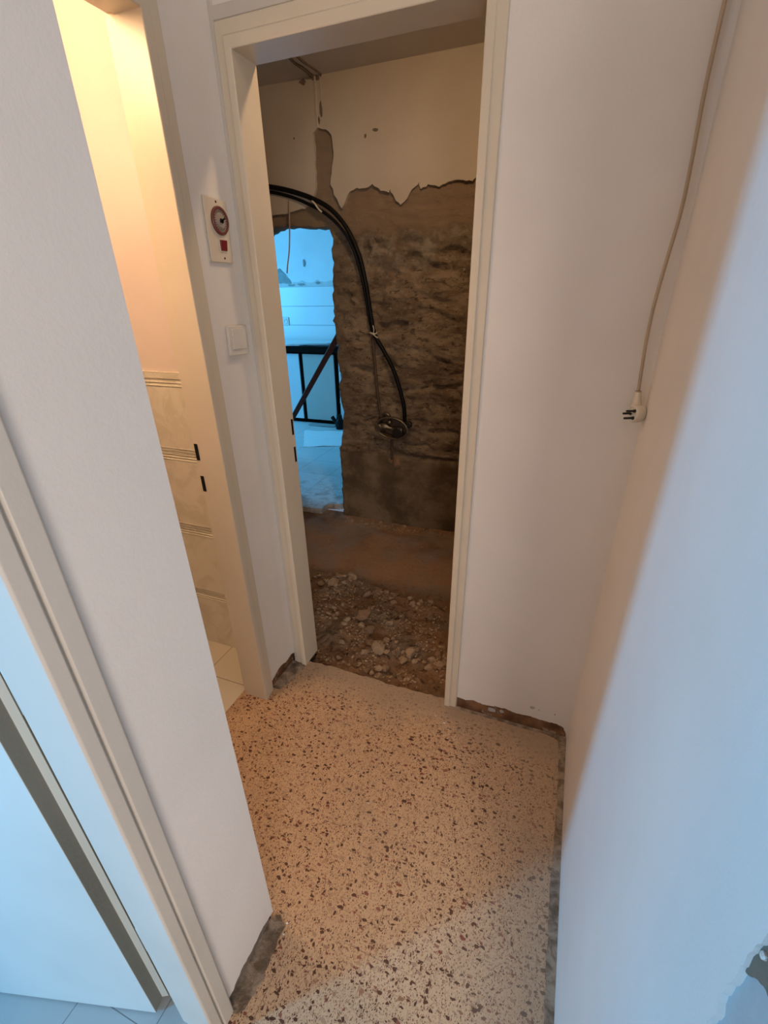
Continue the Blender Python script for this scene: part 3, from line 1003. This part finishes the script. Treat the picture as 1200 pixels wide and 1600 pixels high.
# gravel too small and too many to count
bm = bmesh.new()
for i in range(3600):
    z_ = rng.random()
    if z_ < 0.86:
        x, y = rng.uniform(-1.3, -0.30), rng.uniform(1.37, 1.99)
        if noise.noise(Vector((x * 7, y * 7, 3))) < -0.08:
            continue
    elif z_ < 0.985:
        x, y = rng.uniform(-1.4, -0.3), rng.gauss(2.78, .03)
    else:
        x, y = rng.uniform(-1.4, -0.3), rng.uniform(1.99, 2.8)
    if y > 2.83 or (y < 1.42 and not (-0.88 < x < -0.30)):
        continue
    s = 0.0016 + 0.0042 * rng.random() ** 2
    T = Matrix.Translation((x, y, ground(x, y) + s * 0.3)) @ Matrix.Rotation(rng.uniform(0, 6), 4, 'Z') @ Matrix.Diagonal((s * 1.4, s, s * .8, 1))
    bmesh.ops.create_icosphere(bm, subdivisions=1, radius=1, matrix=T)
o = from_bm('gravel', bm, ROCK1)
tag(o, 'fine gravel and crumbs scattered over the brown dirt', 'gravel', None, 'stuff')

# white crumbs on the terrazzo
for i, (x, y, s, lab) in enumerate(((-0.250, 1.215, .0042, 'white plaster crumb on the terrazzo nearest the right door jamb'), (-0.290, 1.235, .0025, 'tiny white crumb on the terrazzo left of the larger one'),
                                    (-0.474, 0.462, .0030, 'bright crumb on the floor at the near-left wall corner'), (-0.470, 0.438, .0026, 'crumb on the floor just in front of the near-left corner'), (-0.40, 0.83, .0022, 'lone white speck in the middle of the terrazzo floor'))):
    o = bpy.data.objects.new('plaster_crumb', rock_me[i].copy())
    o.data.materials.clear()
    o.data.materials.append(WHITEPL)
    COL.objects.link(o)
    o.scale = (s * 1.3, s, s * .7)
    o.location = (x, y, s * .5 + (0.004 if 2 <= i <= 3 else 0))
    tag(o, lab, 'crumb')

# ------------------------------------------------------------------ cables, pipes and valve on the bare wall
YS = YK - 0.032
c1 = [(-2.15, YS, 2.00), (-1.95, YS, 2.035), (-1.80, YS - .005, 2.018), (-1.65, YS - .01, 1.985), (-1.50, YS - .02, 1.935), (-1.39, YS - .02, 1.875), (-1.30, YS - .02, 1.780), (-1.235, YS - .015, 1.65), (-1.20, YS - .01, 1.50), (-1.182, YS, 1.36), (-1.158, YS, 1.235), (-1.10, YS, 1.14), (-1.035, YS - .005, 1.03), (-0.985, YS - .01, 0.90), (-0.962, YS - .008, 0.80), (-0.960, YS, 0.715)]
k1 = tube('black_conduit', c1, 0.0125, BLACK, n=12)
tag(k1, 'thick black conduit arching over the opening and ending at the shower valve', 'cable')
c2 = [(-2.15, YS + .004, 1.970), (-1.95, YS + .003, 2.008), (-1.80, YS + .002, 1.994), (-1.66, YS, 1.960), (-1.54, YS - .006, 1.915), (-1.43, YS - .012, 1.860), (-1.335, YS - .014, 1.780), (-1.268, YS - .014, 1.675), (-1.229, YS - .010, 1.55), (-1.206, YS - .004, 1.43), (-1.190, YS + .002, 1.32), (-1.174, YS + .002, 1.245)]
k2 = tube('black_conduit', c2, 0.0085, BLACK, n=12)
tag(k2, 'thinner black conduit running under the thick one and ending at the tie', 'cable')
tie = empty('cable_tie', (-1.163, YS, 1.235))
bm = bmesh.new()
add_tube(bm, [(-1.163 + 0.021 * math.cos(a), YS - 0.006 + 0.020 * math.sin(a), 1.240 + 0.004 * math.sin(a * 2)) for a in [i * math.pi / 8 for i in range(16)]], 0.0045, 6, True)
t_a = from_bm('wrap', bm, IVORY, smooth=True)
t_b = tube('loose_end', [(-1.155, YS - .024, 1.238), (-1.148, YS - .034, 1.262), (-1.152, YS - .036, 1.285)], 0.0035, IVORY, n=6)
t_c = tube('loose_end', [(-1.160, YS - .024, 1.236), (-1.135, YS - .034, 1.222), (-1.122, YS - .034, 1.216)], 0.0035, IVORY, n=6)
under(tie, [t_a, t_b, t_c])
tag(tie, 'pale tie binding the black conduits halfway down the bare wall', 'cable tie')
tie2 = tube('wire_clip', [(-1.505, YS - .035, 1.925), (-1.488, YS - .036, 1.912), (-1.47, YS - .034, 1.888), (-1.45, YS - .03, 1.87)], 0.005, IVORY, n=6)
tag(tie2, 'pale clip on the conduits above the corner of the wall opening', 'clip')
pp = tube('water_pipe', [(-1.172, YS + .004, 1.215), (-1.160, YS + .004, 1.05), (-1.148, YS + .004, 0.88), (-1.125, YS + .004, 0.715)], 0.0085, PIPEM, n=10)
tag(pp, 'thin brown pipe running down from the tie to the shower valve', 'pipe')
lp = tube('drain_pipe', [(-1.052, YS + .004, 0.600), (-1.053, YS + .004, 0.52), (-1.054, YS + .006, 0.445)], 0.009, PIPEM, n=10)
tag(lp, 'short dark pipe stub below the shower valve', 'pipe')

vroot = empty('shower_valve', (-1.047, YS, 0.668))
tl = math.radians(-6)


def ov(a, rx, rz, y):
    x_, z_ = rx * math.cos(a), rz * math.sin(a)
    return (-1.040 + x_ * math.cos(tl) - z_ * math.sin(tl), y, 0.668 + x_ * math.sin(tl) + z_ * math.cos(tl))


angs = [2 * math.pi * i / 40 for i in range(40)]
bm = bmesh.new()
add_tube(bm, [ov(a, .108, .068, YS - .030) for a in angs], 0.0065, 8, True)
ring = from_bm('rim', bm, STEEL, smooth=True)
bm = bmesh.new()
A = [bm.verts.new(ov(a, .105, .066, YS - .030)) for a in angs]
B = [bm.verts.new(ov(a, .092, .056, YS + .020)) for a in angs]
for i in range(40):
    bm.faces.new((A[i], A[(i + 1) % 40], B[(i + 1) % 40], B[i]))
bm.faces.new(B)
cup = from_bm('housing', bm, PIPEM, smooth=False)
RX = Matrix.Rotation(math.pi / 2, 4, 'X')


def at(x, y, z, tx=0, tz=0):
    return Matrix.Translation((x, y, z)) @ Matrix.Rotation(tz, 4, 'Z') @ RX


body = tube('valve_body', [(-1.14, YS - .012, 0.668), (-1.08, YS - .014, 0.672), (-1.03, YS - .014, 0.655), (-0.97, YS - .012, 0.650)], lambda t: 0.019 + 0.006 * math.sin(t * 9), STEEL, n=12)
kn = lathe('inlet', [(0.024, 0), (0.024, .030), (0.019, .034), (0.019, .050), (0.011, .050), (0.011, .040)], at(-1.132, YS - .005, 0.664, 0, 0.0), STEEL, n=24)
sc = lathe('screw_cap', [(0.012, 0), (0.014, .012), (0.012, .024), (0.004, .028)], at(-1.055, YS - .012, 0.705), STEEL, n=16, smooth=True)
hx_ = lathe('cartridge', [(0.036, 0), (0.036, .022), (0.028, .028), (0.028, .034)], at(-1.000, YS - .008, 0.640), BLACKM, n=12)
lug = tube('elbow', [(-1.105, YS - .004, 0.735), (-1.095, YS - .012, 0.755), (-1.07, YS - .014, 0.752), (-1.062, YS - .008, 0.735)], 0.010, STEEL, n=8)
lug2 = lathe('elbow', [(0.021, 0), (0.021, .022), (0.014, .026)], at(-0.930, YS + .004, 0.695), BLACKM, n=16)
under(vroot, [ring, cup, body, kn, sc, hx_, lug, lug2])
tag(vroot, 'oval concealed shower valve with dirty metal rim set in the bare wall', 'valve')

# mortar lump below the pipe stub
lump_me = [rock_me[4].copy(), rock_me[1].copy()]
for q in lump_me:
    q.materials.clear()
    q.materials.append(ROCK2)
o = bpy.data.objects.new('mortar_lump', lump_me[0])
COL.objects.link(o)
o.scale = (.034, .022, .040)
o.location = (-1.022, YK - .020, 0.425)
tag(o, 'squarish mortar lump sticking out of the wall below the valve', 'lump')
o = bpy.data.objects.new('mortar_lump', lump_me[1])
COL.objects.link(o)
o.scale = (.020, .018, .018)
o.location = (-1.062, YK - .018, 0.432)
tag(o, 'smaller lump at the end of the short pipe stub', 'lump')
hw = tube('hanging_wire', [(-1.675, YS + .002, 1.945), (-1.676, YS - .005, 1.88), (-1.680, YS - .012, 1.80), (-1.695, YS - .012, 1.70), (-1.715, YS - .014, 1.62), (-1.725, YS - .014, 1.575)], 0.004, CABLEM, n=8)
tag(hw, 'thin pale wire hanging in front of the opening into the blue room', 'wire')

# ------------------------------------------------------------------ kitchen beyond
struct(boxes('wall_kitchen_far', [((-5.0, 5.61, -0.05), (-0.6, 5.7, 2.6))], KWALL))
struct(boxes('wall_kitchen_left', [((-5.1, 3.0, -0.05), (-5.0, 5.7, 2.6))], KWALL))
struct(boxes('wall_kitchen_right', [((-0.6, 3.0, -0.05), (-0.5, 5.7, 2.6))], KWALL))
struct(boxes('wall_kitchen_front', [((-5.0, 2.99, -0.05), (-2.5, 3.04, 2.6)), ((-0.18, 2.99, -.05), (-.6, 3.04, 2.6))], KWALL))
struct(boxes('trim_kitchen_tiles', [((-5.0, 5.60, 0.90), (-0.6, 5.61, 1.537))], KTILE))
# torn adhesive band above the tiles
rr = random.Random(77)
tops = ragged([(-2.7, 1.60), (-2.95, 1.585), (-3.05, 1.60), (-3.15, 1.575), (-3.3, 1.60), (-3.40, 1.59), (-3.44, 1.64), (-3.50, 1.70), (-3.56, 1.73), (-3.62, 1.70), (-3.8, 1.66)], 0.03, 0.010, 78)
o = slab('adhesive_band', tops + [(-3.8, 1.537), (-2.7, 1.537)], 'y', 5.603, 5.61, plain('pale_adhesive', (0.60, 0.62, 0.62), 0.9, 0, 0.15, 14, 0.3))
tag(o, 'ragged band of bare adhesive above the white kitchen tiles', 'adhesive')
o = slab('plaster_scar', ragged([(-3.40, 1.575), (-3.44, 1.62), (-3.50, 1.695), (-3.55, 1.74), (-3.62, 1.72), (-3.70, 1.60), (-3.62, 1.575), (-3.40, 1.575)], .03, .006, 5), 'y', 5.598, 5.604, REMNANT)
tag(o, 'grey triangular bare patch above the kitchen tiles at left', 'bare patch')
for i, (x, z, sx, sz, lab) in enumerate(((-3.20, 1.79, .016, .045, 'small dark chip high on the kitchen wall'), (-3.26, 1.56, .07, .014, 'long grey remnant on top of the kitchen tiles'), (-3.03, 1.575, .035, .014, 'short grey remnant on top of the tiles at right'), (-3.40, 1.556, .06, .012, 'grey remnant on the tiles beside the bare patch'))):
    ring_ = [(x + sx * rr.uniform(.5, 1.1) * math.cos(a), z + sz * rr.uniform(.5, 1.1) * math.sin(a)) for a in [2 * math.pi * k / 12 for k in range(12)]]
    o = slab('adhesive_remnant', ring_, 'y', 5.596, 5.603, REMNANT)
    tag(o, lab, 'remnant')
so = empty('wall_socket', (-3.527, 5.60, 1.148))
p_ = boxes('socket_plate', [((-3.572, 5.588, 1.100), (-3.482, 5.600, 1.196))], WHITEPL, bevel=.004)
q_ = lathe('socket_face', [(.030, 0), (.030, .003), (.026, .004), (.010, .002)], at(-3.527, 5.588, 1.148), WHITEPL, n=20)
under(so, [p_, q_])
tag(so, 'white square socket on the kitchen wall tiles', 'socket')

# base cabinets
def cabinet(x0, x1, yf, doors, label, mats, handle=None):
    r_ = empty('base_cabinet', ((x0 + x1) / 2, yf, 0))
    ch = [boxes('carcass', [((x0, yf + .02, 0.05), (x1, 5.58, 0.845))], DARKW)]
    for (a, b), mt in zip(doors, mats):
        ch.append(boxes('cabinet_door', [((a, yf, 0.055), (b, yf + .018, 0.825))], mt, bevel=.003))
    ch.append(boxes('plinth', [((x0 + .01, yf + .05, 0.0), (x1 - .01, 5.55, 0.05))], DARKW))
    under(r_, ch)
    if handle:
        hx0, hz0, hz1 = handle
        h = tube('handle', [(hx0, yf - .001, hz0), (hx0, yf - .022, hz0 + .008), (hx0, yf - .022, hz1 - .008), (hx0, yf - .001, hz1)], .005, BLACKM, None, 8, 4)
        h.parent = ch[1]
        h.matrix_parent_inverse = Matrix.Translation(-Vector(r_.location))
    tag(r_, label, 'cabinet')
    return r_


cabinet(-3.70, -3.050, 5.05, [(-3.68, -3.062)], 'white kitchen base cabinet, left of the dark upright', [CABW])
cabinet(-3.046, -2.570, 5.05, [(-3.010, -2.598)], 'greyish kitchen base cabinet with a short dark handle', [CABG], (-2.690, 0.695, 0.790))
cabinet(-2.566, -2.0, 5.05, [(-2.540, -2.02)], 'white kitchen base cabinet half hidden by the edge of the opening', [CABW])
ct = boxes('countertop', [((-4.2, 5.0, 0.845), (-1.9, 5.595, 0.905))], DARKW, bevel=.004)
tag(ct, 'dark kitchen countertop along the tiled wall', 'countertop')


def sheet(name, pts, z, th, mat, label, cat, seed):
    o = slab(name, ragged(pts, .05, .006, seed), 'z', z, z + th, mat)
    bm = bmesh.new()
    bm.from_mesh(o.data)
    bmesh.ops.subdivide_edges(bm, edges=[e for e in bm.edges if e.calc_length() > .08], cuts=2)
    for v in bm.verts:
        v.co.z += 0.006 * noise.noise(Vector((v.co.x * 9, v.co.y * 9, seed))) + 0.004
    bm.to_mesh(o.data)
    bm.free()
    tag(o, label, cat)
    return o


sheet('paper_wrapping', [(-3.9, 5.03), (-3.2, 5.02), (-3.0, 5.10), (-2.6, 5.30), (-2.1, 5.35), (-2.1, 5.50), (-3.0, 5.52), (-3.9, 5.50), (-3.9, 5.03)], 0.908, .02, PAPER, 'crumpled white paper covering the kitchen countertop', 'paper', 4)
sheet('plastic_sheet', [(-3.02, 5.02), (-2.5, 5.01), (-2.1, 5.02), (-2.1, 5.28), (-2.6, 5.22), (-2.9, 5.08), (-3.02, 5.02)], 0.906, .012, BLACK, 'dark plastic sheet on the countertop in front of the white paper', 'sheet', 6)
sheet('paper_sheet', [(-2.86, 4.70), (-2.30, 4.84), (-2.02, 4.36), (-2.546, 4.13), (-2.86, 4.70)], 0.0, .004, PAPER, 'large white paper sheet lying on the kitchen floor', 'paper', 8)
sheet('grey_floor_patch', [(-2.95, 5.04), (-2.62, 5.04), (-2.60, 4.96), (-2.75, 4.93), (-2.95, 4.95), (-2.95, 5.04)], 0.0, .003, REMNANT, 'thin grey patch on the floor at the foot of the cabinets', 'sheet', 9)  # thin grey strip laid on the floor before the plinth
# slanting rusty bar
a3, b3 = Vector((-1.602, 3.15, 1.149)), Vector((-2.243, 3.5, 0.471))
dd = (b3 - a3)
bar = bmesh.new()
p0 = a3 - dd * 0.14
p1 = a3 + dd * (1 + 0.471 / (1.149 - 0.471))
p1.z = 0.012
add_tube(bar, [p0, p1], 0.028, 4)
o = from_bm('slanting_bar', bar, RUST, bevel=.002)
tag(o, 'dark red-brown bar slanting across the opening in front of the cabinets', 'bar')
# dark fitting at the foot of the cabinets, loose white hose beside it
hs = tube('loose_hose', [(-2.40, 4.93, 0.02), (-2.40, 4.93, 0.15), (-2.47, 4.93, 0.32), (-2.43, 4.93, 0.48), (-2.46, 4.93, 0.62), (-2.44, 4.96, 0.70), (-2.49, 4.98, 0.74)], .012, WHITEPL, n=8)
tag(hs, 'white hose hanging beside the right cabinet at the edge of the opening', 'hose')
ft = empty('pipe_fitting', (-2.50, 4.92, 0.0))
f1 = lathe('fitting_body', [(.045, 0), (.05, .03), (.05, .10), (.035, .13), (.03, .17)], Matrix.Translation((-2.50, 4.92, 0.0)), BLACK, n=16)
f2 = tube('outlet', [(-2.50, 4.92, .08), (-2.55, 4.90, .10), (-2.58, 4.89, .15)], .022, BLACK, n=10)
under(ft, [f1, f2])
tag(ft, 'small black fitting on the kitchen floor by the cabinet foot', 'fitting')

# ------------------------------------------------------------------ timer panel on the small wall
tp = empty('timer_panel', (XB, 1.215, 1.615))
plate = slab('panel_plate', [(1.171, 1.694), (1.262, 1.688), (1.257, 1.542), (1.168, 1.543)], 'x', XB, XB + .007, IVORY, bevel=.0025)
RY = Matrix.Rotation(math.pi / 2, 4, 'Y')


def wx(y, z, d=0.007):
    return Matrix.Translation((XB + d, y, z)) @ RY


rim = lathe('dial_rim', [(.0335, 0), (.0335, .004), (.0315, .0065), (.0265, .0065), (.0255, .003)], wx(1.222, 1.641), REDRIM, n=40)
dial = lathe('dial_face', [(.0262, 0), (.0262, .0035), (.0165, .004), (.0155, .0065)], wx(1.222, 1.641), DIALM, n=40)
bm = bmesh.new()
for a, L in ((0.45, .021), (2.4, .012)):
    D = Vector((0, math.cos(a), math.sin(a)))
    T = Vector((0, -math.sin(a), math.cos(a)))
    c0 = Vector((XB + .0140, 1.222, 1.641)) - D * .006
    q = [c0 + T * .0028, c0 - T * .0028, c0 + D * L - T * .0015, c0 + D * L + T * .0015]
    lo = [bm.verts.new(v) for v in q]
    hi = [bm.verts.new(v + Vector((.003, 0, 0))) for v in q]
    bm.faces.new(lo)
    bm.faces.new(hi[::-1])
    for i in range(4):
        bm.faces.new((lo[i], lo[(i + 1) % 4], hi[(i + 1) % 4], hi[i]))
hand = from_bm('dial_hand', bm, BLACK)
bm = bmesh.new()
for k in range(24):
    a = 2 * math.pi * k / 24
    c = Vector((XB + .0108, 1.222 + .0215 * math.cos(a), 1.641 + .0215 * math.sin(a)))
    Mx = Matrix.Translation(c) @ Matrix.Rotation(a, 4, 'X')
    add_box(bm, (0, -.0025, -.0006), (.0006, .0025, .0006), Mx)
ticks = from_bm('dial_marks', bm, BLACK)
bez = boxes('switch_bezel', [((XB + .006, 1.2065, 1.567), (XB + .009, 1.2365, 1.6005))], IVORY, bevel=.001)
bm = bmesh.new()
vs = [(XB + .008, 1.209, 1.571), (XB + .008, 1.234, 1.571), (XB + .008, 1.209, 1.597), (XB + .008, 1.234, 1.597), (XB + .011, 1.209, 1.571), (XB + .011, 1.234, 1.571), (XB + .0145, 1.209, 1.596), (XB + .0145, 1.234, 1.596)]
vv = [bm.verts.new(v) for v in vs]
for f in ((0, 1, 3, 2), (4, 6, 7, 5), (0, 4, 5, 1), (2, 3, 7, 6), (0, 2, 6, 4), (1, 5, 7, 3)):
    bm.faces.new([vv[i] for i in f])
rk = from_bm('rocker', bm, RED, bevel=.001)
s1 = lathe('screw', [(.0028, 0), (.0026, .0008)], wx(1.218, 1.6835), BLACKM, n=12)
s2 = lathe('screw', [(.0028, 0), (.0026, .0008)], wx(1.222, 1.5535), BLACKM, n=12)
under(tp, [plate, rim, dial, hand, ticks, bez, rk, s1, s2])
tag(tp, 'ivory timer panel with round red-rimmed dial and red rocker beside the bathroom door', 'timer')

ls = empty('light_switch', (XB, 1.225, 1.34))
lpz = [(1.183, 1.383), (1.272, 1.380), (1.268, 1.298), (1.179, 1.301)]
a_ = slab('switch_frame', lpz, 'x', XB, XB + .011, WHITEPL, bevel=.003)
b_ = slab('rocker', [(1.198, 1.374), (1.262, 1.372), (1.259, 1.316), (1.195, 1.318)], 'x', XB + .009, XB + .0145, WHITEPL, bevel=.0015)
under(ls, [a_, b_])
tag(ls, 'square white light switch below the timer panel', 'light switch')

# ------------------------------------------------------------------ power plug hanging on its cable in the corner
pc = empty('power_plug', (0.155, 1.27, 1.19))
cab = [(0.130, 1.300, 2.40), (0.150, 1.299, 2.2), (0.153, 1.298, 2.05), (0.153, 1.296, 1.93), (0.153, 1.294, 1.80), (0.158, 1.29, 1.68), (0.159, 1.288, 1.60), (0.153, 1.286, 1.51), (0.148, 1.283, 1.43), (0.148, 1.281, 1.36), (0.151, 1.279, 1.30), (0.155, 1.277, 1.238)]
cb = tube('cable', cab, 0.0037, CABLEM, n=10)
# body: flat round disc facing the left (-x) and a little down, cord entry on top
PM = Matrix.Translation((0.170, 1.274, 1.188)) @ Matrix.Rotation(-math.pi / 2 - 0.16, 4, 'Y') @ Matrix.Rotation(0.0, 4, 'Z')
PM = Matrix.Translation((0.172, 1.272, 1.188)) @ Matrix.Rotation(math.radians(30), 4, 'Z') @ Matrix.Rotation(math.radians(-88), 4, 'Y')
bm = bmesh.new()
add_lathe(bm, [(.005, -.007), (.012, -.0055), (.0175, -.001), (.0203, .006), (.0203, .019), (.0193, .0225)], PM, 32)
body = from_bm('plug_body', bm, IVORY, bevel=.0008)
bm = bmesh.new()
add_lathe(bm, [(.0185, .0225), (.0180, .0238), (.0165, .0238), (.016, .0226)], PM, 32)
face = from_bm('plug_face', bm, WHITEPL)
grip = tube('cord_grip', [(0.159, 1.272, 1.190), (0.158, 1.2745, 1.204), (0.1565, 1.2755, 1.222), (0.155, 1.277, 1.240)], lambda t: 0.0150 - 0.0125 * t + 0.0035 * t * t, IVORY, n=14)
cl_ = lathe('collar', [(.0070, -.0012), (.0074, 0), (.0070, .0012)], Matrix.Translation((0.155, 1.277, 1.2395)), CABLEM, n=16)
pins = []
for u_, v_, L in ((0.0085, -0.0050, .0215), (-0.0085, -0.0050, .0235), (0.000, 0.0075, .0200)):
    bm = bmesh.new()
    add_lathe(bm, [(.0040, .022), (.0040, .0255), (.0027, .026), (.0027, .024 + L - .001), (.0018, .024 + L)], PM @ Matrix.Translation((u_, v_, 0)), 12)
    pins.append(from_bm('pin', bm, BLACKM, smooth=False))
pj = [body, face, grip, cl_, cb] + pins
under(pc, pj)
tag(pc, 'ivory three-pin plug hanging on a dusty cable in the right corner', 'plug')

# spots and chips on the hall plaster
for i, (x, z, sx, sz, lab) in enumerate(((0.050, 0.103, .013, .007, 'grey chip in the plaster above the torn skirting'), (0.073, 0.100, .003, .003, 'tiny chip right of the grey chip above the torn skirting'), (0.128, 0.098, .0016, .004, 'small dark nick low on the far wall near the corner'))):
    rr = random.Random(60 + i)
    ring_ = [(x + sx * rr.uniform(.6, 1.1) * math.cos(a), z + sz * rr.uniform(.6, 1.1) * math.sin(a)) for a in [2 * math.pi * k / 14 for k in range(14)]]
    o = slab('plaster_chip', ring_, 'y', YF - .0008, YF + .001, GREYPL if i < 2 else SUBST)
    tag(o, lab, 'chip')
rem = [(-0.09, .034, .016, .010), (-0.055, .040, .010, .006)]
for i, (x, z, sx, sz) in enumerate(rem):
    rr = random.Random(80 + i)
    ring_ = [(x + sx * rr.uniform(.6, 1.1) * math.cos(a), z + sz * rr.uniform(.6, 1.1) * math.sin(a)) for a in [2 * math.pi * k / 12 for k in range(12)]]
    o = slab('plaster_remnant', ring_, 'y', YF - .001, YF + .006, GREYPL)
    tag(o, ['larger pale plaster remnant on the brown strip right of the far door', 'smaller pale plaster remnant on the brown strip right of the far door'][i], 'remnant')
